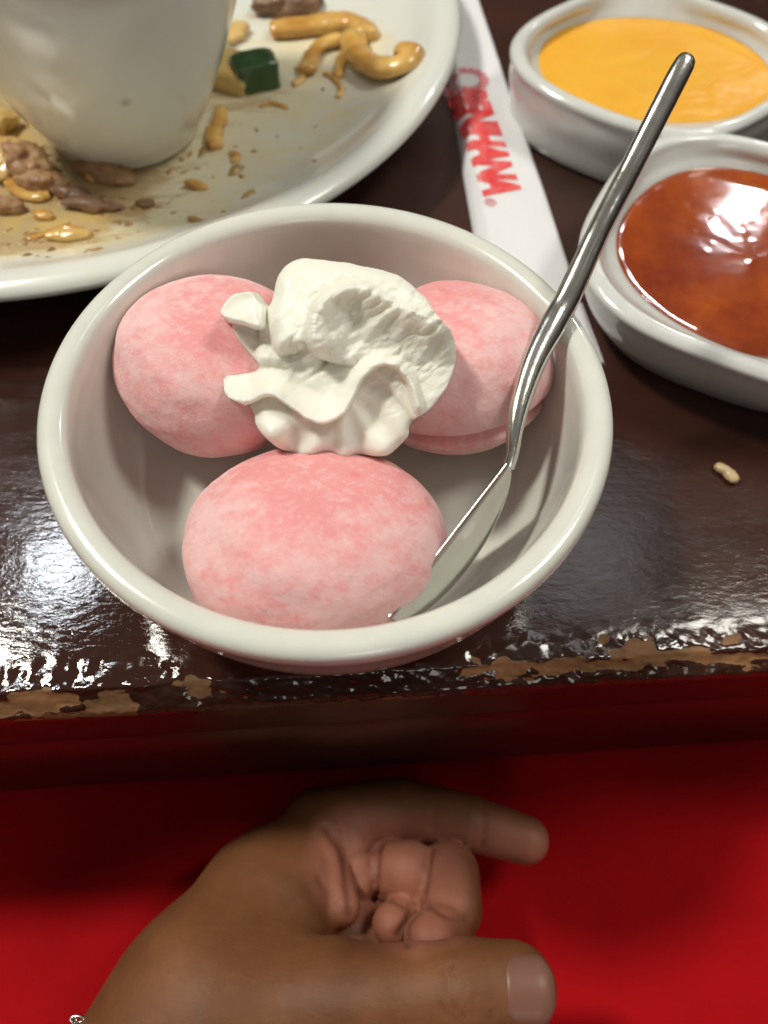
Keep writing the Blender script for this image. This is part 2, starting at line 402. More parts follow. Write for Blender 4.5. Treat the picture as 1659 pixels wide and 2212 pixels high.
# ------------------------------------------------------------------ mochi
def mochi(c, R, h, normal, seed, label, groove=0., lump=.05, powc=(0, 0)):
    nu, nv = 150, 90
    th = np.linspace(0, 2*np.pi, nu, endpoint=False); ph = np.linspace(-np.pi/2, np.pi/2, nv)
    PH, TH = np.meshgrid(ph, th, indexing='ij')
    PH = PH.ravel(); TH = TH.ravel()
    cx = np.sign(np.cos(PH))*np.abs(np.cos(PH))**.74; sz = np.sign(np.sin(PH))*np.abs(np.sin(PH))**1.0
    D = np.stack([np.cos(PH)*np.cos(TH), np.cos(PH)*np.sin(TH), np.sin(PH)], 1)
    r = 1+lump*fbm(D*1.3+seed*5, 2, seed)+.012*fbm(D*5+seed, 3, seed+4)
    X = np.stack([R*cx*np.cos(TH)*r, R*cx*np.sin(TH)*r, h*sz*r], 1)
    if groove:
        g = np.exp(-((X[:, 2]+.22*h+.08*np.sin(TH*2+1))/.13)**2)*np.clip(np.cos(PH)*1.5-.3, 0, 1)
        X[:, :2] *= (1-groove*g)[:, None]
    n = Vector(normal).normalized(); q = Vector((0, 0, 1)).rotation_difference(n).to_matrix()
    X = X@np.array(q).T+np.array(c)
    top = D[:, 2]
    dd = np.hypot(D[:, 0]-powc[0], D[:, 1]-powc[1])
    pw = np.where(top > 0, np.clip((dd-.36)*1.2, -.05, .6), .35)
    pw = pw+.15
    o = mesh('mochi', X, gridfaces(nu, nv, True), MOCHI.m, None, True, {'powder': pw})
    tag(o, label, 'mochi', 'three pink mochi in the white bowl'); return o
cF = at(680, 1168, 3.15); cL = at(474, 788, 3.35); cR = at(982, 796, 3.2)
mochi(cF, 2.56, 1.45, (.02, .42, 1), 1, 'pink powdered mochi nearest the front of the bowl, fully in view', powc=(.05, .15))
mochi(cL, 2.27, 1.5, (.10, .16, 1), 2, 'pink powdered mochi on the left, its right side under the whipped cream', powc=(.35, -.05))
mochi(cR, 2.2, 1.6, (-.10, .22, 1), 3, 'pink powdered mochi beside the spoon with a groove round its side', groove=.17, powc=(-.35, .3))

# ------------------------------------------------------------------ whipped cream
CC = at(730, 790, 4.35); cn = CAM-CC; cn /= np.linalg.norm(cn)
bn = cn+np.array([0, 0, .45]); bn /= np.linalg.norm(bn)      # the swirl lies a little flatter than the view
cu = CR-bn*(CR@bn); cu /= np.linalg.norm(cu); cv = np.cross(bn, cu)
def px(a, b):
    d = _fw*FPX+CR*(a-829.5)-CU*(b-1106); p = CAM+d*(((CC-CAM)@bn)/(d@bn))-CC
    return np.array([p@cu, p@cv])
def c2(l, k=6): return smoothpts([px(a, b) for a, b in l], k, True)
st_ = .0205
gx = np.arange(-2.7, 2.7, st_); gy = np.arange(-2.5, 2.8, st_)
GX, GY = np.meshgrid(gx, gy); G = np.stack([GX.ravel(), GY.ravel()], 1)
wob = np.stack([fbm(np.c_[G*2.2, np.zeros(len(G))], 3, 41), fbm(np.c_[G*2.2, np.ones(len(G))*9], 3, 42)], 1)*.05
GW = G+wob
def layer(poly, h0, g=(0, 0), at0=(730, 790), wdt=.35, drop=.6, k=6, rim=0.):
    d = polydist(GW, c2(poly, k)); q = G-px(*at0)
    t = np.clip(d/wdt, 0, 1)
    h = h0+q[:, 0]*g[0]+q[:, 1]*g[1]-drop*(1-np.sqrt(1-(1-t)**2))+rim*np.exp(-(d/.16)**2)
    return np.where(d > 0, h, -9.), d
OUT = [(585, 652), (600, 595), (638, 562), (700, 563), (770, 575), (850, 600), (905, 640), (935, 690), (968, 725), (978, 765), (962, 830), (930, 880), (888, 908), (880, 945), (835, 982), (770, 985), (735, 992), (700, 980), (650, 990), (600, 965), (555, 920), (545, 885), (500, 860), (484, 830), (484, 800), (520, 800), (560, 790), (520, 755), (493, 700), (482, 680), (505, 640), (550, 630), (575, 655)]
base, dO = layer(OUT, .42, (0, 0), wdt=.4, drop=.7, k=4)
# lower fluted lobe
L1, d1 = layer([(545, 890), (560, 840), (650, 800), (760, 760), (860, 800), (893, 860), (890, 915), (880, 950), (835, 982), (800, 988), (770, 982), (735, 992), (700, 978), (655, 990), (600, 965), (555, 925)], .86, (0, .10), (720, 920), .30, .55)
qq = G-px(735, 820); ang = np.arctan2(qq[:, 0], -qq[:, 1]); rad = np.hypot(qq[:, 0], qq[:, 1])
L1 = L1+.075*np.sin(ang*12+.6+1.5*np.sin(ang*2.3))*np.clip((rad-.35)/1.2, 0, 1)
L1 = L1+.22*np.exp(-((G-px(600, 915))**2).sum(1)/.16)-.12*np.exp(-((G-px(800, 880))**2).sum(1)/.22)+.12*np.exp(-((G-px(850, 930))**2).sum(1)/.2)
# right wing, running from the ridge round to the lower right
L2, d2 = layer([(672, 760), (668, 690), (700, 640), (745, 618), (790, 622), (840, 645), (900, 680), (950, 705), (972, 735), (978, 765), (966, 825), (930, 880), (880, 908), (820, 830), (760, 800)], .85, (.0, -.10), (850, 770), .16, .45)
L2 = L2+.08+.12*np.exp(-((G-px(935, 835))**2).sum(1)/.16)
# S-shaped ribbon: highest along its lower lip
SP = [(484, 800), (530, 800), (570, 770), (610, 740), (660, 735), (720, 745), (800, 745), (860, 765), (890, 800), (905, 860), (900, 905), (880, 880), (868, 830), (842, 797), (815, 795), (788, 812), (768, 850), (742, 888), (705, 908), (665, 900), (628, 875), (590, 850), (545, 870), (505, 862), (487, 838)]
L3, d3 = layer(SP, 1.25, (0, 0), (700, 800), .10, .34, 6, .0)
lip = smoothpts([px(*p) for p in [(470, 850), (550, 862), (590, 850), (628, 873), (665, 898), (705, 906), (742, 886), (768, 848), (788, 810), (815, 792), (845, 794), (872, 830), (884, 870)]], 6)
dl = np.min(np.hypot(G[:, None, 0]-lip[None, :, 0], G[:, None, 1]-lip[None, :, 1]), axis=1)
L3 = L3-.72*np.clip((dl-.10)/.85, 0, 1)**1.1+.16*np.exp(-(dl/.11)**2)
L3 = np.where(G[:, 0] < px(600, 0)[0], L3-.55*(px(600, 0)[0]-G[:, 0]), L3)
# back lobe with a torn ridge facing the hollow
BL = [(583, 655), (600, 597), (638, 562), (700, 563), (770, 575), (850, 600), (908, 640), (938, 700), (905, 702), (860, 680), (820, 655), (780, 638), (745, 638), (712, 655), (692, 690), (690, 725), (660, 760), (610, 770), (585, 720)]
L4, d4 = layer(BL, 1.22, (.18, -.28), (720, 620), .42, .62)
rdg = smoothpts([px(*p) for p in [(685, 735), (690, 692), (712, 657), (745, 640), (780, 640), (820, 658), (860, 682), (905, 702), (940, 704)]], 6)
dr = np.min(np.hypot(G[:, None, 0]-rdg[None, :, 0], G[:, None, 1]-rdg[None, :, 1]), axis=1)
edgeL4, _ = layer(BL, 1.30, (.12, -.22), (720, 620), .05, .10)
L4 = np.where((L4 > -8) & (dr < .45), L4+(edgeL4-L4)*np.clip(1-dr/.45, 0, 1)**.8, L4)
L4 = L4+(.12+.10*fbm(np.c_[G*4, G[:, 0]*0], 3, 77))*np.exp(-(dr/.12)**2)
L2 = np.where(L2 > -8, L2+.85*np.exp(-(dr/.62)**1.3), L2)
# left petals
L5, d5 = layer([(482, 682), (495, 650), (525, 632), (560, 636), (580, 662), (582, 700), (570, 716), (530, 706), (495, 696)], .95, (.10, -.15), (535, 670), .10, .3, 6, .10)
L6, d6 = layer([(490, 700), (520, 712), (580, 735), (640, 740), (620, 790), (575, 795), (545, 778), (515, 745)], .55, (.45, 0), (560, 750), .14, .3)
L7, d7 = layer([(575, 690), (640, 690), (700, 720), (700, 800), (640, 850), (590, 830), (560, 800), (560, 740)], .92, (.1, 0), (640, 760), .35, .4)
L7 = np.where(L7 > -8, L7+.45*np.exp(-(dr/.35)**2), L7); q7 = G-px(720, 745); a7 = np.arctan2(q7[:, 1], -q7[:, 0]); r7 = np.hypot(q7[:, 0], q7[:, 1])
L7 = L7+.09*np.sin(a7*13+2*np.sin(r7*3))*np.clip(r7-.3, 0, 1)
L6 = L6+.05*np.sin(a7*17)
H = base
for L in (L1, L2, L3, L4, L5, L6, L7):
    ok = L > -8
    H = np.where(ok, np.where(np.abs(L-H) < .06, np.maximum(H, L)+.25*(.06-np.abs(L-H))**2/.06, np.maximum(H, L)), H)
torn = np.exp(-(dr/.5)**2)*.5+np.exp(-((G-px(790, 720))**2).sum(1)/.9)*1.0+np.exp(-((G-px(900, 760))**2).sum(1)/.35)*.8+np.exp(-((G-px(620, 760))**2).sum(1)/.2)*.8+.12
torn = np.clip(torn, 0, 1)
H = H+.03*np.sin(a7*11+r7*2.5)*np.clip(r7-.5, 0, 1)*np.clip(-q7[:, 0], 0, 1)
c35, s35 = math.cos(math.radians(38)), math.sin(math.radians(38))
RG = np.c_[G[:, 0]*c35+G[:, 1]*s35, (-G[:, 0]*s35+G[:, 1]*c35)*2.2, G[:, 0]*0]
H = H+torn*.11*(np.abs(fbm(RG*2.2, 3, 55))*1.6-.3)+.012*fbm(np.c_[G*3, G[:, 0]*0], 3, 58)
inside = dO > -.0
edge = np.clip(dO/.10, 0, 1)
H = np.where(inside, H, 0)
Hb = -.2-1.3*np.clip(dO/1.2, 0, 1)**.6           # underside, sunk between the mochi
idx = -np.ones(len(G), int); nyy, nxx = GX.shape
keep = inside; idx[keep] = np.arange(keep.sum()); nk = keep.sum()
def cw(g, h): return CC+g[:, :1]*cu+g[:, 1:]*cv+h[:, None]*cn
VT = cw(G[keep], (H*edge+(-.1)*(1-edge))[keep]); VB = cw(G[keep], (Hb*edge+(-.16)*(1-edge))[keep])
I = idx.reshape(nyy, nxx); a, b, c, d = I[:-1, :-1], I[:-1, 1:], I[1:, 1:], I[1:, :-1]
okq = (a >= 0) & (b >= 0) & (c >= 0) & (d >= 0)
Q = np.stack([a[okq], b[okq], c[okq], d[okq]], 1)
F = [tuple(q) for q in Q]+[tuple((q+nk)[::-1]) for q in Q]
from collections import Counter
ec = {}
for q in Q:
    for i in range(4):
        e_ = (q[i], q[(i+1) % 4]); ec[e_] = 1
for (p, q) in list(ec):
    if (q, p) not in ec: F.append((q, p, p+nk, q+nk))
cream = mesh('whipped_cream', np.concatenate([VT, VB]), F, CREAM.m, None, True, {'torn': np.concatenate([torn[keep]]*2)})
tag(cream, 'ruffled swirl of white whipped cream on top of the three mochi', 'whipped cream')

# ------------------------------------------------------------------ spoon
sp = empty('spoon', at(1108, 985, 3.3), 'silver metal spoon leaning in the bowl with its handle over the rim', 'spoon')
hp = smoothpts([at(1098, 1012, 3.75), at(1108, 975, 3.95), at(1112, 930, 4.15), at(1124, 870, 4.35), at(1152, 785, 4.6), at(1192, 705, 4.85), at(1228, 640, 5.1), at(1290, 505, 5.9), at(1350, 388, 6.7), at(1410, 270, 7.4), at(1462, 168, 7.95), at(1490, 118, 8.2)], 8)
tt = np.linspace(0, 1, len(hp)); R = np.interp(tt*11, [0, 1, 2, 3, 4, 5, 6, 7, 8, 9, 10, 10.5, 10.8, 10.95, 11], [.12, .13, .17, .21, .25, .28, .27, .235, .23, .225, .22, .205, .165, .09, .02])
fl = np.interp(tt, [0, .12, .3, 1], [.6, .95, .8, .7])
V, F = tube(hp, R, 24, fl, up=cn)
mesh('handle', V, F, STEEL.m, sp)
# spoon bowl: a shell seen nearly on edge, its back towards the bowl wall
N0 = at(1100, 1005, 3.95); T0 = at(846, 1336, 3.95)
L_ = T0-N0; LL = np.linalg.norm(L_); L_ /= LL
vd = CAM-(N0+T0)/2; vd /= np.linalg.norm(vd); vd -= L_*(vd@L_); vd /= np.linalg.norm(vd)
sd = np.cross(vd, L_)                     # sideways in the picture
if sd@CR < 0: sd = -sd
ang_ = math.radians(4); wdir = vd*math.cos(ang_)-sd*math.sin(ang_); ndir = sd*math.cos(ang_)+vd*math.sin(ang_)
nu, nv = 60, 34; VV = []
u = np.linspace(0, 1, nu); half = 1.0*np.sin(np.pi*np.clip(u, 0, 1)**.85)**.62+.0; half = np.maximum(half, .1*(1-u))
for side in (0, 1):
    for i in range(nu):
        s_ = np.linspace(-1, 1, nv)
        dep = .52*(half[i]/1.0)**.8*(1-np.abs(s_)**2.2)
        off = .0 if side == 0 else .07
        P_ = N0+L_*(u[i]*LL)-wdir*(1.15-.0)*np.sin(np.pi*u[i])**.3*.9
        # near rim kept on the line seen in the photograph
        P_ = N0+L_*(u[i]*LL)-wdir*half[i]
        ww = half[i]*(1 if side == 0 else .97)
        VV.append(P_+np.outer(s_*ww, wdir)+np.outer(dep-off+(.0), ndir))
VV = np.concatenate(VV); n1 = nu*nv
F = gridfaces(nv, nu)+[tuple(reversed(f)) for f in gridfaces(nv, nu, off=n1)]
for i in range(nu-1):
    for j in (0, nv-1):
        a_ = i*nv+j; b_ = (i+1)*nv+j; F.append((a_, b_, b_+n1, a_+n1))
mesh('spoon_bowl', VV, F, STEEL.m, sp)

# ------------------------------------------------------------------ ramekins and sauces
def wv(r0, a2, p2, a4=0, p4=0, k=1.):
    return lambda t: k*(r0+a2*np.cos(2*(t-math.radians(p2)))+a4*np.cos(4*(t-math.radians(p4))))
def ramekin(c, cl, ro, rl, kb, label):
    def mx(k, m_, q=1.):   # blend of outer and liquid outline
        return lambda t: q*(ro(t)*(1-m_)+rl(t)*m_)
    cx, cy = c; lx, ly = cl
    R_ = [(.18, lambda t: ro(t)*.0+.01, cx, cy), (.18, lambda t: ro(t)*(kb-.12), cx, cy), (.0, lambda t: ro(t)*(kb-.05), cx, cy), (.03, lambda t: ro(t)*kb, cx, cy), (.25, lambda t: ro(t)*(kb+.04), cx, cy),
          (.9, lambda t: ro(t)*(kb+(1-kb)*.55), cx, cy), (1.5, lambda t: ro(t)*(kb+(1-kb)*.8), cx, cy), (2.0, lambda t: ro(t)*.985, cx, cy), (2.25, lambda t: ro(t)*1., cx, cy), (2.38, lambda t: ro(t)*.975, cx, cy),
          (2.42, lambda t: ro(t)*.94, cx, cy), (2.38, lambda t: ro(t)*.905, cx, cy), (2.2, lambda t: ro(t)*.875, (cx*.9+lx*.1), (cy*.9+ly*.1)),
          (1.95, mx(0, .7), (cx+lx)/2, (cy+ly)/2), (1.7, rl, lx, ly), (1.2, lambda t: rl(t)*.93, lx, ly), (.7, lambda t: rl(t)*.8, lx, ly), (.5, lambda t: rl(t)*.5, lx, ly), (.5, lambda t: rl(t)*0+.01, lx, ly)]
    n = 128; V_, F_ = loft(R_, n)
    A = V_.reshape(len(R_), n*3); A = smoothpts(A, 4); V_ = A.reshape(-1, 3)
    o = mesh('sauce_dish', V_, gridfaces(n, len(A), True), CERB.m); tag(o, label, 'sauce dish', 'white sauce dishes right of the bowl'); return o
def liquid(c, rl, z, mat, name, label, k=1.0):
    n = 128; rings = []
    for f, dz in [(1.012, .02), (.985, -.005), (.95, -.012), (.9, -.014), (.8, -.014), (.65, -.014), (.5, -.014), (.35, -.014), (.2, -.014), (.0001, -.014)]:
        rings.append((z+dz, (lambda t, f=f: rl(t)*f), c[0], c[1]))
    V_, F_ = loft([(z-.9, lambda t: rl(t)*.001, c[0], c[1]), (z-.9, lambda t: rl(t)*.80, c[0], c[1])]+rings, n)
    V_[:, 2] += .012*fbm(V_*1.4, 2, 5)*(V_[:, 2] > z-.2)
    o = mesh(name, V_, F_, mat); tag(o, label, 'sauce'); return o
roY = wv(4.57, .27, 12, .19, 5); rlY = wv(3.55, .42, 2)
ramekin((9.65, 16.88), (9.73, 17.2), roY, rlY, .90, 'white glazed dish filled with bright yellow sauce')
liquid((9.73, 17.2), rlY, 1.72, YSAUCE, 'yellow_sauce', 'smooth bright yellow sauce filling the far dish')
roR = wv(5.04, .03, 0, .26, 20); rlR = wv(3.83, .0, 0, .07, 10)
ramekin((11.29, 7.6), (11.29, 7.93), roR, rlR, .76, 'white glazed dish filled with glossy red brown sauce')
liquid((11.29, 7.93), rlR, 1.72, RSAUCE, 'red_sauce', 'glossy red brown sauce with bright glints filling the near dish')

# ------------------------------------------------------------------ plate, soup cup and leftovers
PC = (-11.76, 19.03)
PLP = [(0, .35), (7.6, .35), (8.2, 0), (8.6, .0), (8.8, .3), (11.5, .85), (13.6, 1.45), (14.5, 1.75), (14.82, 1.98), (14.72, 2.2), (14.4, 2.3), (14.0, 2.24), (13.6, 2.03), (12.9, 1.6), (11.6, 1.15), (9.5, .78), (7.5, .66), (4, .64), (0, .64)]
PP = smoothpts(PLP, 6)
V, F = loft([(z, max(r, 1e-3), PC[0], PC[1]) for r, z in PP], 220)
rr_ = np.hypot(V[:, 0]-PC[0], V[:, 1]-PC[1]); an = np.degrees(np.arctan2(V[:, 1]-PC[1], V[:, 0]-PC[0]))
stn = np.clip((13.2-rr_)/.9, 0, 1)*(V[:, 2] > .5)
a1 = np.clip((-8-an)/40, 0, 1)*.5+.04                # the upper right of the plate stays clean
a1 = a1+.45*np.clip((-62-an)/25, 0, 1)                 # thickest at the lower left
def near(a_, b_, w_, k_): p = at(a_, b_, .8); return k_*np.exp(-((V[:, 0]-p[0])**2+(V[:, 1]-p[1])**2)/w_**2)
stn = np.clip(stn*(a1+near(700, 130, 2.6, .5)+near(500, 200, 2.2, .6)+near(60, 400, 3.5, .6)+near(230, 400, 2., .4)), 0, 1.25)
plate = mesh('dinner_plate', V, F, PLATE.m, None, True, {'stain': stn})
tag(plate, 'large round white plate smeared with brown sauce and food scraps', 'plate')
V, F = lathe([(0, .1), (2.0, .1), (2.2, 0), (2.4, .05), (2.5, .3), (2.85, .9), (3.3, 1.8), (4.0, 3.4), (4.6, 5.2), (5.0, 7.0), (5.15, 7.6), (5.05, 7.75), (4.9, 7.6), (4.7, 6.8), (4.3, 5.0), (3.6, 3.0), (2.8, 1.4), (1.5, .6), (0, .5)], (-8.0, 13.97, .74), 160, 5)
cup = mesh('soup_cup', V, F, CUP.m); tag(cup, 'tall white soup cup standing on the dirty plate', 'cup')

def plate_z(x, y):
    r = math.hypot(x-PC[0], y-PC[1]); top = PP[len(PP)*10//18:]
    return float(np.interp(r, [p[0] for p in top[::-1]], [p[1] for p in top[::-1]]))
def onplate(px_, py_):
    z = .8
    for _ in range(6):
        p = at(px_, py_, z); z = plate_z(p[0], p[1])
    return p
def strip(name, pts, r, mat, label, cat, group=None, lift=.0, flat=.6):
    r = r*.86
    P = []
    for q in pts:
        a_ = onplate(q[0], q[1]); P.append(a_+np.array([0, 0, (q[2] if len(q) > 2 else 0)+r*flat*.8+lift]))
    P = smoothpts(P, 8); m_ = len(P); t = np.linspace(0, 1, m_)
    rr = r*np.sqrt(np.clip(1-np.abs(2*t-1)**22, .35, 1))*(1+.34*fbm(np.c_[t*9, t*0, t*0+r], 2, int(pts[0][0])))
    V_, F_ = tube(P, rr, 14, flat, up=(0, 0, 1)); V_ = V_+.11*r*fbm(V_*2.6, 3, 8)[:, None]*np.array([1, 1, .3])
    o = mesh(name, V_, F_, mat); tag(o, label, cat, group); return o
def lump(name, px_, py_, sx_, sy_, sz_, rot, mat, label, cat, seed, group=None, boxy=2.0, lift=0, parent=None):
    c = onplate(px_, py_)+np.array([0, 0, sz_*.75+lift]); nu, nv = 60, 36
    th = np.linspace(0, 2*np.pi, nu, endpoint=False); ph = np.linspace(-np.pi/2, np.pi/2, nv)
    PH, TH = np.meshgrid(ph, th, indexing='ij'); PH = PH.ravel(); TH = TH.ravel(); pw_ = 2/boxy
    sg = lambda v: np.sign(v)*np.abs(v)**pw_
    X = np.stack([sx_*sg(np.cos(PH))*sg(np.cos(TH)), sy_*sg(np.cos(PH))*sg(np.sin(TH)), sz_*sg(np.sin(PH))], 1)
    X = X*(1+(.16 if boxy > 4 else .62)*fbm(X*2.3+seed*3, 4, seed))[:, None]
    cr_, sr_ = math.cos(rot), math.sin(rot); X = np.c_[X[:, 0]*cr_-X[:, 1]*sr_, X[:, 0]*sr_+X[:, 1]*cr_, X[:, 2]]+c
    o = mesh(name, X, gridfaces(nu, nv, True), mat, parent)
    if label: tag(o, label, cat, group)
    return o
GN = 'noodle scraps left on the plate'
strip('noodle', [(585, 78), (630, 74), (690, 66), (745, 60), (785, 72), (790, 95)], .55, NOODLE, 'thick yellow noodle lying straight below the mushroom on the plate', 'noodle', GN)
strip('noodle', [(760, 98), (770, 130), (795, 158), (835, 168), (872, 155), (885, 125)], .58, NOODLE, 'thick curled yellow noodle hooked like a tail near the plate rim', 'noodle', GN, .1)
strip('noodle', [(768, 92), (740, 98), (700, 108), (676, 132), (664, 168)], .34, NOODLE, 'thin arched noodle between the straight and the hooked noodle', 'noodle', GN, .1)
strip('noodle', [(752, 105), (742, 130), (735, 150), (728, 172)], .24, NOODLE, 'short thin noodle end hanging down inside the arched noodle', 'noodle', GN)
strip('noodle', [(478, 240), (474, 270), (462, 300), (470, 325)], .30, NOODLE, 'pale bent noodle piece right of the soup cup foot', 'noodle', GN)
strip('noodle', [(498, 338), (510, 336), (512, 346), (500, 350)], .14, NOODLE, 'tiny curled noodle crumb below the bent noodle piece', 'noodle', GN)
lump('mushroom_piece', 602, 28, 1.0, .55, .42, .1, MUSH, 'brown glossy mushroom piece at the top of the plate', 'mushroom', 3)
lump('mushroom_piece', 650, 20, .75, .62, .45, .2, MUSH, 'darker mushroom piece touching the brown one at its right', 'mushroom', 4)
for k_, (l_, r_, lb_) in enumerate([
    ([(640, 150), (655, 162), (648, 178), (632, 186)], .15, 'thin translucent noodle shred left of the arched noodle foot'),
    ([(700, 160), (722, 172), (738, 196), (730, 214)], .13, 'thin pale shred below the inside of the arched noodle'),
    ([(560, 232), (590, 226), (622, 236)], .10, 'hair thin straight shred lying below the zucchini'),
    ([(20, 395), (45, 420), (80, 432), (110, 425)], .26, 'amber noodle bent around the lower meat chunks'),
    ([(0, 330), (18, 338), (34, 352), (40, 380)], .30, 'amber noodle at the left edge beside the largest meat chunk'),
    ([(190, 395), (215, 378), (250, 372), (282, 380)], .22, 'brownish noodle curled against the front of the soup cup foot'),
    ([(60, 520), (100, 508), (140, 496), (180, 500)], .13, 'long pale shred along the bottom of the plate')]):
    strip('noodle', l_, r_, NOODLE, lb_, 'noodle', GN)
strip('onion_piece', [(490, 98), (515, 82), (520, 66)], .42, ONION, 'small orange onion strip half hidden behind the soup cup', 'onion')
z_ = empty('zucchini_piece', onplate(520, 185), 'zucchini chunk with dark green skin and yellow flesh beside the soup cup', 'zucchini')
lump('flesh', 492, 170, 1.2, .85, .42, -.35, ZUCF, None, None, 6, parent=z_, boxy=4.5)
lump('skin', 556, 181, .78, .62, .52, .42, ZUCS, None, None, 7, parent=z_, boxy=5.5, lift=.05)
GM = 'browned food bits at the lower left of the plate'
for i, (a_, b_, s1_, s2_, mt, lb, ct) in enumerate([
    (62, 370, .85, .62, MEAT, 'largest browned meat chunk at the foot of the soup cup', 'meat'),
    (95, 410, .75, .42, MEAT, 'pale brown meat chunk under the largest chunk', 'meat'),
    (18, 360, .6, .8, ONION, 'yellow orange onion chunk at the left edge of the picture', 'onion'),
    (230, 385, .95, .36, MEAT, 'flat brown scrap directly below the soup cup', 'meat'),
    (205, 452, .95, .26, MUSH, 'long flat brown mushroom scrap near the plate rim', 'mushroom'),
    (318, 445, .28, .2, MUSH, 'small dark crumb alone on the lower plate', 'crumb'),
    (425, 405, .38, .15, NOODLE, 'small orange crumb below the bent noodle piece', 'crumb'),
    (92, 470, .32, .2, NOODLE, 'orange crumb at the lower left beside the sauce smear', 'crumb'),
    (10, 455, .55, .3, MEAT, 'orange brown scrap cut off by the left edge of the picture', 'meat'),
    (0, 285, .5, .7, ONION, 'orange onion piece left of the soup cup', 'onion'),
    (160, 430, .55, .3, MUSH, 'brown mushroom scrap left of the long flat one', 'mushroom'),
    (150, 515, .7, .2, ONION, 'thin yellow onion shred beside the lower plate rim', 'onion')]):
    lump(ct+'_scrap' if ct != 'crumb' else 'crumb', a_, b_, s1_, s2_, min(s1_, s2_)*.75, -.3+.2*(i % 3), mt, lb, ct, 20+i)

# tiny flecks and torn shreds stuck in the smear, past counting
VV = []; FF = []; fr = np.random.default_rng(5); nfl = 0
while nfl < 170:
    a_ = fr.uniform(0, 800); b_ = fr.uniform(120, 560); p = onplate(a_, b_)
    rad = math.hypot(p[0]-PC[0], p[1]-PC[1]); an_ = math.degrees(math.atan2(p[1]-PC[1], p[0]-PC[0]))
    if rad > 13.0 or math.hypot(p[0]+8, p[1]-13.97) < 2.6 or fr.uniform() > np.clip((-15-an_)/60, .06, 1) or fr.uniform() > .25+.75*abs(vnoise(np.array([[p[0]*.5, p[1]*.5, 0]]))[0])*1.6: continue
    ln = fr.uniform(.05, .20)*(2.0 if fr.uniform() < .15 else 1); wd_ = ln*fr.uniform(.25, .8); ro = fr.normal(.6, .7); k = 8
    th = np.linspace(0, 2*np.pi, k, endpoint=False); rr_ = 1+.45*fr.uniform(-1, 1, k)
    X = np.c_[ln*np.cos(th)*rr_, wd_*np.sin(th)*rr_]; c_, s_ = math.cos(ro), math.sin(ro)
    X = np.c_[X[:, 0]*c_-X[:, 1]*s_, X[:, 0]*s_+X[:, 1]*c_]; b0 = len(VV)
    for q in X: VV.append((p[0]+q[0], p[1]+q[1], p[2]-.01))
    for q in X: VV.append((p[0]+q[0]*.6, p[1]+q[1]*.6, p[2]+wd_*.45))
    for q in range(k): FF.append((b0+q, b0+(q+1) % k, b0+k+(q+1) % k, b0+k+q))
    FF.append(tuple(range(b0+k, b0+2*k))); nfl += 1
tag(mesh('food_flecks', VV, FF, FLECK), 'tiny brown flecks and shreds scattered in the sauce smear on the plate', 'food scraps', None, 'stuff')

# rice grain on the table
g0 = at(1543, 1006, .1); g1 = at(1572, 1022, .1); g2 = at(1590, 1044, .1)
P = smoothpts([g0, g1, g2], 10); t = np.linspace(0, 1, len(P)); R = .165*np.sqrt(np.clip(1-np.abs(2*t-1)**3, .02, 1))*(1-.08*np.exp(-((t-.45)/.10)**2))
V, F = tube(P+np.array([0, 0, .03]), R, 14, .8, up=(0, 0, 1)); V += .02*fbm(V*9, 2, 3)[:, None]
tag(mesh('rice_grain', V, F, RICE), 'single cooked rice grain alone on the dark table', 'rice grain')

# ------------------------------------------------------------------ chopstick sleeve
slv = empty('chopstick_sleeve', (5, 11, 0), 'white paper chopstick sleeve with red lettering between plate and sauce dishes', 'chopstick sleeve')
def line(p0, p1, y): return p0[0]+(p1[0]-p0[0])*(y-p0[1])/(p1[1]-p0[1])
ys = np.concatenate([np.linspace(31, 7.4, 90), np.linspace(7.3, 5.15, 44)])
def ledge(y): return np.interp(y, [5, 10.2, 17.9, 31], [4.25, 3.6, 2.83, 1.4])
def redge(y):
    if y > 7.35: return np.interp(y, [7.35, 8.97, 17.54, 31], [6.72, 6.50, 5.05, 2.9])
    q = (7.35-y)*10; z = abs((q % 1)-.5)*2; return 6.72+(7.35-y)*.19+.10*z
nv = 25; VT = []; VB = []
for y in ys:
    s_ = np.linspace(0, 1, nv); l, r = ledge(y), redge(y); x = l+(r-l)*s_
    puff = np.interp(y, [5.1, 7.5, 12, 31], [.10, .30, .45, .5])
    hgt = puff*np.clip(np.minimum(s_/.16, (1-s_)/.05), 0, 1)**.7
    hgt = hgt+.05*fbm(np.c_[x*1.1, np.full(nv, y)*.55, s_*0], 2, 31)*np.clip(np.minimum(s_, 1-s_)*8, 0, 1)
    VT.append(np.stack([x, np.full(nv, y)-(1-s_)*0, .03+hgt], 1)); VB.append(np.stack([x, np.full(nv, y), np.full(nv, .012)], 1))
VT = np.concatenate(VT); VB = np.concatenate(VB); n1 = len(VT)
F = gridfaces(nv, len(ys))+[tuple(reversed(f)) for f in gridfaces(nv, len(ys), off=n1)]
for i in range(len(ys)-1):
    for j in (0, nv-1):
        a_ = i*nv+j; b_ = a_+nv; F.append((a_, b_, b_+n1, a_+n1))
for i in (0, len(ys)-1):
    for j in range(nv-1):
        a_ = i*nv+j; F.append((a_, a_+1, a_+1+n1, a_+n1))
mesh('paper', np.concatenate([VT, VB]), F, PAPER, slv)
def sleeve_z(x, y):
    l, r = float(ledge(y)), float(np.interp(y, [7.35, 8.97, 17.54, 31], [6.72, 6.50, 5.05, 2.9])); s_ = (x-l)/(r-l)
    puff = np.interp(y, [5.1, 7.5, 12, 31], [.10, .30, .45, .5])
    h = puff*min(max(min(s_/.16, (1-s_)/.05), 0), 1)**.7
    return h
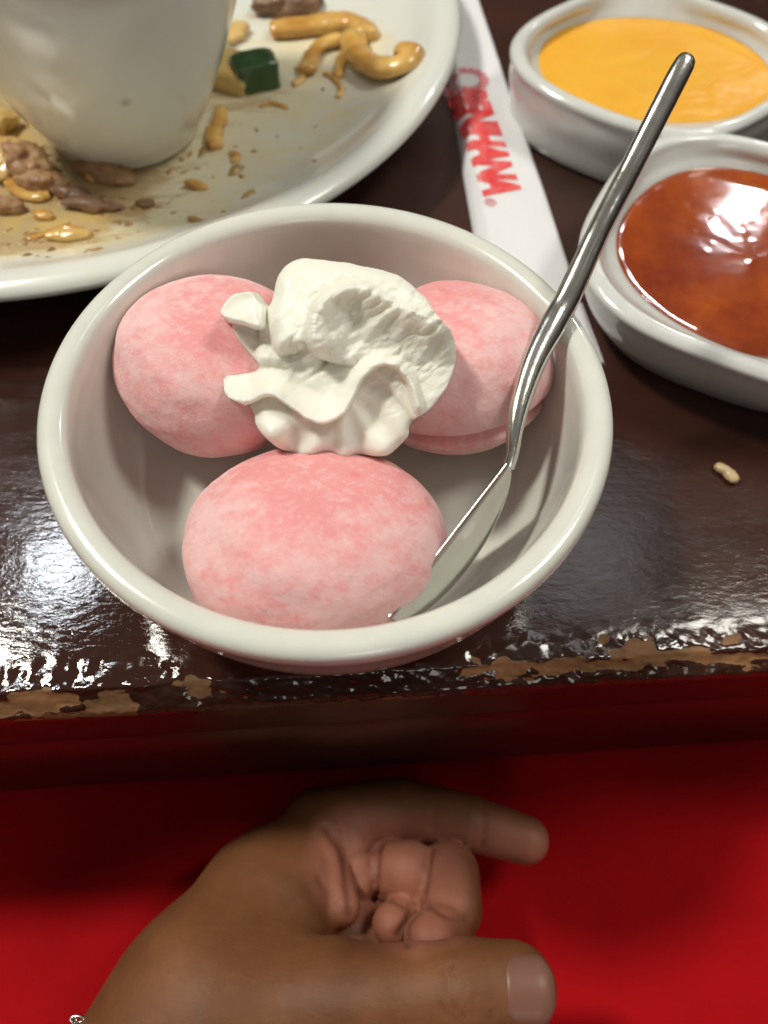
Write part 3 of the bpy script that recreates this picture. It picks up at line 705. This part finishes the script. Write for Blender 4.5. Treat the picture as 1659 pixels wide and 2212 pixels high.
# lettering, printed along the sleeve; tops of the letters face right
tx0 = at(1003, 178, .5); tx1 = at(1090, 436, .5)
tdir = tx1-tx0; tlen = np.linalg.norm(tdir[:2]); tdir = tdir/np.linalg.norm(tdir); tside = np.array([-tdir[1], tdir[0], 0])
def sleeve_top(name, V2, F_, mat):
    V_ = []
    for x, y in V2:
        p = tx0+tdir*x+tside*y
        V_.append((p[0], p[1], 0))
    V_ = np.array(V_)
    zz = .05*fbm(np.c_[V_[:, 0]*1.1, V_[:, 1]*.55, V_[:, 0]*0], 2, 31)+np.array([sleeve_z(a_, b_) for a_, b_ in V_[:, :2]])
    V_[:, 2] = .03+zz+.02
    return mesh(name, V_, F_, mat, slv, False)
def text2d(s, size, off):
    cu_ = bpy.data.curves.new('t', 'FONT'); cu_.body = s; cu_.size = size; cu_.offset = off; cu_.shear = .25; cu_.space_character = .93; cu_.resolution_u = 3
    o = bpy.data.objects.new('t', cu_); col.objects.link(o); dg = bpy.context.evaluated_depsgraph_get()
    me = bpy.data.meshes.new_from_object(o.evaluated_get(dg)); V_ = np.array([v.co[:2] for v in me.vertices]); F_ = [tuple(p.vertices) for p in me.polygons]
    bpy.data.objects.remove(o); bpy.data.curves.remove(cu_); bpy.data.meshes.remove(me); bmm = bmesh.new(); vs = [bmm.verts.new((x, y, 0)) for x, y in V_]
    for f in F_:
        try: bmm.faces.new([vs[i] for i in f])
        except ValueError: pass
    for _ in range(3):
        le = [e for e in bmm.edges if e.calc_length() > .16]
        if not le: break
        bmesh.ops.subdivide_edges(bmm, edges=le, cuts=1); bmesh.ops.triangulate(bmm, faces=bmm.faces[:])
    bmm.verts.index_update(); V_ = np.array([v.co[:2] for v in bmm.verts]); F_ = [tuple(v.index for v in f.verts) for f in bmm.faces]; bmm.free()
    return V_, F_
V2, F2 = text2d('BENIHANA', 1.0, .07)
wd = V2[:, 0].max()-V2[:, 0].min(); V2[:, 0] = (V2[:, 0]-V2[:, 0].min())/wd*(tlen*.90)+.30; V2[:, 1] *= 1.18/.75; V2[:, 1] -= .50
sleeve_top('lettering', V2, F2, INK)
V3, F3 = text2d('®', .5, .005); V3[:, 0] += tlen*.90+.36; V3[:, 1] += -.62
sleeve_top('trademark_sign', V3, F3, INKP)
V4 = []; F4 = []
for k in range(16):
    a_ = k/16*2*math.pi; c_, s_ = math.cos(a_), math.sin(a_); b0 = len(V4)
    for r_, w_ in ((.42, .05), (.55, .11), (.72, .13), (.80, .06)):
        V4 += [(r_*c_-w_*s_, r_*s_+w_*c_), (r_*c_+w_*s_, r_*s_-w_*c_)]
    for j in range(3): F4.append((b0+2*j, b0+2*j+1, b0+2*j+3, b0+2*j+2))
V4 = np.array(V4)+np.array([-.15, .15])
o4 = sleeve_top('emblem', V4, F4, INKP); o4.location.z -= .00005

# ------------------------------------------------------------------ glass at the far right corner
V, F = lathe([(0, .0), (2.6, 0), (2.9, .15), (3.1, 1.5), (3.4, 5.0), (3.35, 5.1), (3.2, 5.0), (2.9, 1.6), (2.6, .7), (0, .6)], (19.0, 24.2, 0.02), 80, 5)
tag(mesh('drinking_glass', V, F, GLASS), 'clear glass at the far right corner behind the yellow sauce', 'glass')

# ------------------------------------------------------------------ person: forearm and curled hand over a red lap
person = empty('person', at(500, 2300, -9), 'left hand of a seated person in red clothing, half curled below the table edge', 'person')
def A(a_, b_, z): return at(a_, b_, z)
def sdf(P):
    d = segdist(P, A(240, 2500, -6.5), A(452, 2175, -6.6), 2.5, 2.32)
    d = smin(d, segdist(P, A(452, 2175, -6.6), A(585, 1955, -7.8), 2.32, 1.95), .8)
    d = smin(d, segdist(P, A(585, 1955, -7.8), A(680, 1835, -8.5), 1.9, 1.4), .6)
    d = smin(d, segdist(P, A(520, 2200, -6.0), A(715, 2172, -5.5), 2.0, 1.42), .7)        # base of the thumb
    # thumb
    th_ = segdist(P, A(715, 2172, -5.3), A(900, 2154, -4.4), 1.38, 1.06)
    th_ = smin(th_, segdist(P, A(900, 2154, -4.4), A(1005, 2142, -4.0), 1.06, 1.06), .3)
    th_ = smin(th_, segdist(P, A(1005, 2133, -4.0), A(1108, 2135, -4.0), 1.0, .98), .2)
    d = smin(d, th_, .35)
    # palm folds
    d = smin(d, segdist(P, A(690, 1805, -7.7), A(738, 1960, -7.1), .62, .52), .2)
    d = smin(d, segdist(P, A(752, 1800, -8.0), A(778, 1905, -8.0), .60, .50), .06)
    d = smin(d, segdist(P, A(790, 1915, -8.9), A(800, 1990, -8.6), .50, .42), .06)
    d = smin(d, segdist(P, A(690, 2000, -8.6), A(860, 2050, -9.0), 1.3, 1.0), .15)
    # index finger, stretched out
    ix = segdist(P, A(690, 1790, -8.6), A(860, 1748, -8.6), 1.22, .95)
    ix = smin(ix, segdist(P, A(868, 1748, -8.6), A(1008, 1776, -8.3), .93, .82), .06)
    ix = smin(ix, segdist(P, A(1022, 1780, -8.3), A(1134, 1814, -8.1), .80, .70), .06)
    d = smin(d, ix, .18)
    # middle finger curled back on itself
    m_ = segdist(P, A(856, 1882, -8.1), A(882, 1884, -7.9), .86, .88)
    m_ = smin(m_, segdist(P, A(968, 1888, -7.8), A(974, 1965, -7.2), .90, .86), .05)
    m_ = smin(m_, segdist(P, A(962, 2012, -6.8), A(930, 2028, -6.1), .74, .70), .06)
    d = smin(d, m_, .03)
    # ring and little finger behind, a tip showing between palm and middle finger
    r_ = segdist(P, A(810, 1880, -9.6), A(930, 1930, -9.2), .85, .85)
    r_ = smin(r_, segdist(P, A(900, 1960, -8.4), A(850, 1996, -7.2), .64, .58), .08)
    d = smin(d, r_, .03)
    l_ = segdist(P, A(800, 1930, -10.0), A(940, 2010, -9.6), .8, .75)
    l_ = smin(l_, segdist(P, A(940, 2010, -9.5), A(868, 2040, -8.0), .66, .52), .08)
    d = smin(d, l_, .03)
    return d
creases = [([(706, 1790), (738, 1830), (748, 1870), (752, 1920), (760, 1975)], .16, .12),
           ([(744, 1862), (775, 1845), (812, 1835)], .12, .07), ([(690, 1900), (720, 1940), (752, 1978)], .10, .06),
           ([(930, 1838), (922, 1880), (915, 1930)], .10, .12), ([(835, 1938), (880, 1955), (915, 1948), (960, 1975), (1010, 1985)], .09, .08),
           ([(860, 2020), (880, 1990), (890, 1965)], .12, .10), ([(1046, 1745), (1044, 1800), (1040, 1830)], .08, .05), ([(940, 1725), (935, 1790)], .08, .05),
           ([(818, 1825), (812, 1880), (812, 1940)], .11, .14), ([(880, 2040), (878, 2000), (900, 1970)], .09, .1),
           ([(976, 2085), (980, 2140), (976, 2200)], .06, .10), ([(1000, 2080), (1006, 2140), (1000, 2200)], .05, .09), ([(952, 2095), (955, 2140), (950, 2190)], .05, .04), ([(1020, 2085), (1024, 2140), (1018, 2195)], .05, .035), ([(1060, 2085), (1066, 2140), (1060, 2200)], .06, .04)]
def voxelbase():
    parts_v, parts_f = [], []; off = 0
    caps = [(A(120, 2500, -6.5), 2.85), (A(400, 2170, -6.6), 2.75), (A(610, 1960, -8), 2.1), (A(690, 1835, -8.6), 1.4)]
    return None
def sdf_mesh(f, lo, hi, h):
    """marching over a voxel grid: box faces between inside and outside cells, then projected on the surface"""
    nx, ny, nz = [int(math.ceil((hi[i]-lo[i])/h)) for i in range(3)]
    gx_ = lo[0]+(np.arange(nx)+.5)*h; gy_ = lo[1]+(np.arange(ny)+.5)*h; gz_ = lo[2]+(np.arange(nz)+.5)*h
    X, Y, Z = np.meshgrid(gx_, gy_, gz_, indexing='ij'); D = f(np.stack([X.ravel(), Y.ravel(), Z.ravel()], 1)).reshape(nx, ny, nz)
    # surface nets: one vertex per cell of the dual grid that the surface crosses
    ins = D < 0
    c8 = [ins[i:nx-1+i, j:ny-1+j, k:nz-1+k] for i in (0, 1) for j in (0, 1) for k in (0, 1)]
    sm_ = sum(c.astype(int) for c in c8); act = (sm_ > 0) & (sm_ < 8); ids = -np.ones(act.shape, int); ids[act] = np.arange(act.sum())
    ii = np.argwhere(act); V_ = np.array(lo)+(ii+1.0)*h
    F_ = []
    for ax in range(3):
        o1, o2 = [(1, 2), (2, 0), (0, 1)][ax]
        sl0 = [slice(1, -1)]*3; sl1 = [slice(1, -1)]*3; sl0[ax] = slice(0, -1); sl1[ax] = slice(1, None)
        A0, A1 = ins[tuple(sl0)], ins[tuple(sl1)]
        for sgn in (0, 1):
            cr_ = (A0 & ~A1) if sgn == 0 else (~A0 & A1)
            q = np.argwhere(cr_)
            if len(q) == 0: continue
            q = q.copy(); base_ = q.copy(); base_[:, o1] += 1; base_[:, o2] += 1   # grid index of the lower sample
            def g(d1, d2):
                c = base_.copy(); c[:, o1] -= d1; c[:, o2] -= d2; return ids[c[:, 0], c[:, 1], c[:, 2]]
            qd = np.stack([g(0, 0), g(1, 0), g(1, 1), g(0, 1)], 1)
            if sgn: qd = qd[:, ::-1]
            F_.append(qd)
    F_ = np.concatenate(F_); F_ = F_[(F_ >= 0).all(1)]
    for _ in range(8):
        e_ = 1e-3; d0 = f(V_); gr = np.stack([f(V_+np.eye(3)[k]*e_)-d0 for k in range(3)], 1)/e_
        gn = (gr**2).sum(1)+.05; V_ = V_-gr*(np.clip(d0, -h, h)/gn)[:, None]
    # a little relaxing
    acc = np.zeros_like(V_); cnt = np.zeros(len(V_))
    for k in range(4):
        for kk in (1, 3): np.add.at(acc, F_[:, k], V_[F_[:, (k+kk) % 4]]); np.add.at(cnt, F_[:, k], 1)
    V_ = V_*.5+.5*acc/np.maximum(cnt, 1)[:, None]
    return V_, F_
V, F = sdf_mesh(sdf, np.array([-13., -19, -14]), np.array([9.2, -3.6, -1.0]), .105)
e_ = 1e-3; d0 = sdf(V); NRM = np.stack([sdf(V+np.eye(3)[k]*e_)-d0 for k in range(3)], 1); NRM /= np.linalg.norm(NRM, axis=1)[:, None]+1e-9
# picture coordinates of every vertex are only used to place the creases and the pale palm side
D_ = V-CAM; zz_ = D_@_fw; PXY = np.stack([829.5+FPX*(D_@CR)/zz_, 1106-FPX*(D_@CU)/zz_], 1)
cre = np.zeros(len(V)); dep = np.zeros(len(V)); facing = np.clip((NRM*(CAM-V)/np.linalg.norm(CAM-V, axis=1)[:, None]).sum(1), 0, 1)
for pl, wd_, dp_ in creases:
    q = smoothpts(pl, 5); dm = np.min(np.hypot(PXY[:, None, 0]-q[None, :, 0], PXY[:, None, 1]-q[None, :, 1]), axis=1)/72.
    g_ = np.exp(-(dm/wd_)**2)*(facing > .1); cre = np.maximum(cre, np.exp(-(dm/(wd_*.7))**2)*(facing > .1)*min(1, dp_*9)); dep = np.maximum(dep, g_*dp_)
V = V-NRM*dep[:, None]
palm = np.clip(polydist(PXY, np.array([(690, 1775), (760, 1745), (860, 1760), (1000, 1790), (1060, 1760), (1210, 1800), (1210, 1880), (1010, 1850), (1025, 1930), (985, 2030), (900, 2060), (840, 2040), (780, 2010), (700, 1950), (660, 1870)]))/45.+.5, 0, 1)
hand = mesh('arm_and_hand', V, F, SKIN, person, True, {'palm': palm, 'crease': cre})
# thumbnail
tn = A(1108, 2135, -4.0); nr = 1.0; tax = A(1108, 2135, -4.0)-A(1005, 2133, -4.0); tax /= np.linalg.norm(tax)
nn = CAM-tn; nn /= np.linalg.norm(nn); nn = nn+.18*CR-.05*CU; nn -= tax*(nn@tax); nn /= np.linalg.norm(nn); nb = np.cross(nn, tax)
VV = []; nu, nv = 22, 22
for i in range(nu):
    for j in range(nv):
        a_ = -1+2*i/(nu-1); b_ = -1+2*j/(nv-1)
        wq = .80*(1-max(0, abs(a_)-.45)**2*1.9); ang2 = b_*wq*1.0
        rr2 = nr*(1.015-.06*max(abs(a_), abs(b_))**8)
        x = a_*.55+.22; rad2 = rr2*(1-max(0, x-.35)**2*.55)
        VV.append(tn+tax*x+(nn*math.cos(ang2)+nb*math.sin(ang2))*rad2)
mesh('thumbnail', VV, gridfaces(nv, nu), NAIL, person)
# trousers
xs_ = np.linspace(-60, 60, 220); ys_ = np.linspace(-60, 40, 200); LX, LY = np.meshgrid(xs_, ys_)
LZ = -10.5+.5*fbm(np.c_[LX.ravel()*.16, LY.ravel()*.16, LX.ravel()*0], 3, 61)+1.5*np.clip((LX.ravel()-3)/9, 0, 1.2)
LZ += .35*np.sin((LX.ravel()*.5+LY.ravel()*.9)*.55+1)*np.clip((LX.ravel()+2)/8, 0, 1)
mesh('trousers', np.c_[LX.ravel(), LY.ravel(), LZ], gridfaces(220, 200), CLOTH, person)
# bracelet at the wrist, only a link in view
for k in range(5):
    c_ = A(166-6*k, 2202+14*k, -5.6); t = np.linspace(0, 2*np.pi, 15)
    u1 = CR*math.cos(k*1.4)+CU*math.sin(k*1.4); u2 = np.cross(u1, _fw)*.6+_fw*.3
    P = c_+np.outer(np.cos(t)*.16, u1)+np.outer(np.sin(t)*.10, u2); V, F = tube(P, np.full(15, .035), 8, cap=False); mesh('bracelet_link', V, F, STEEL.m, person)
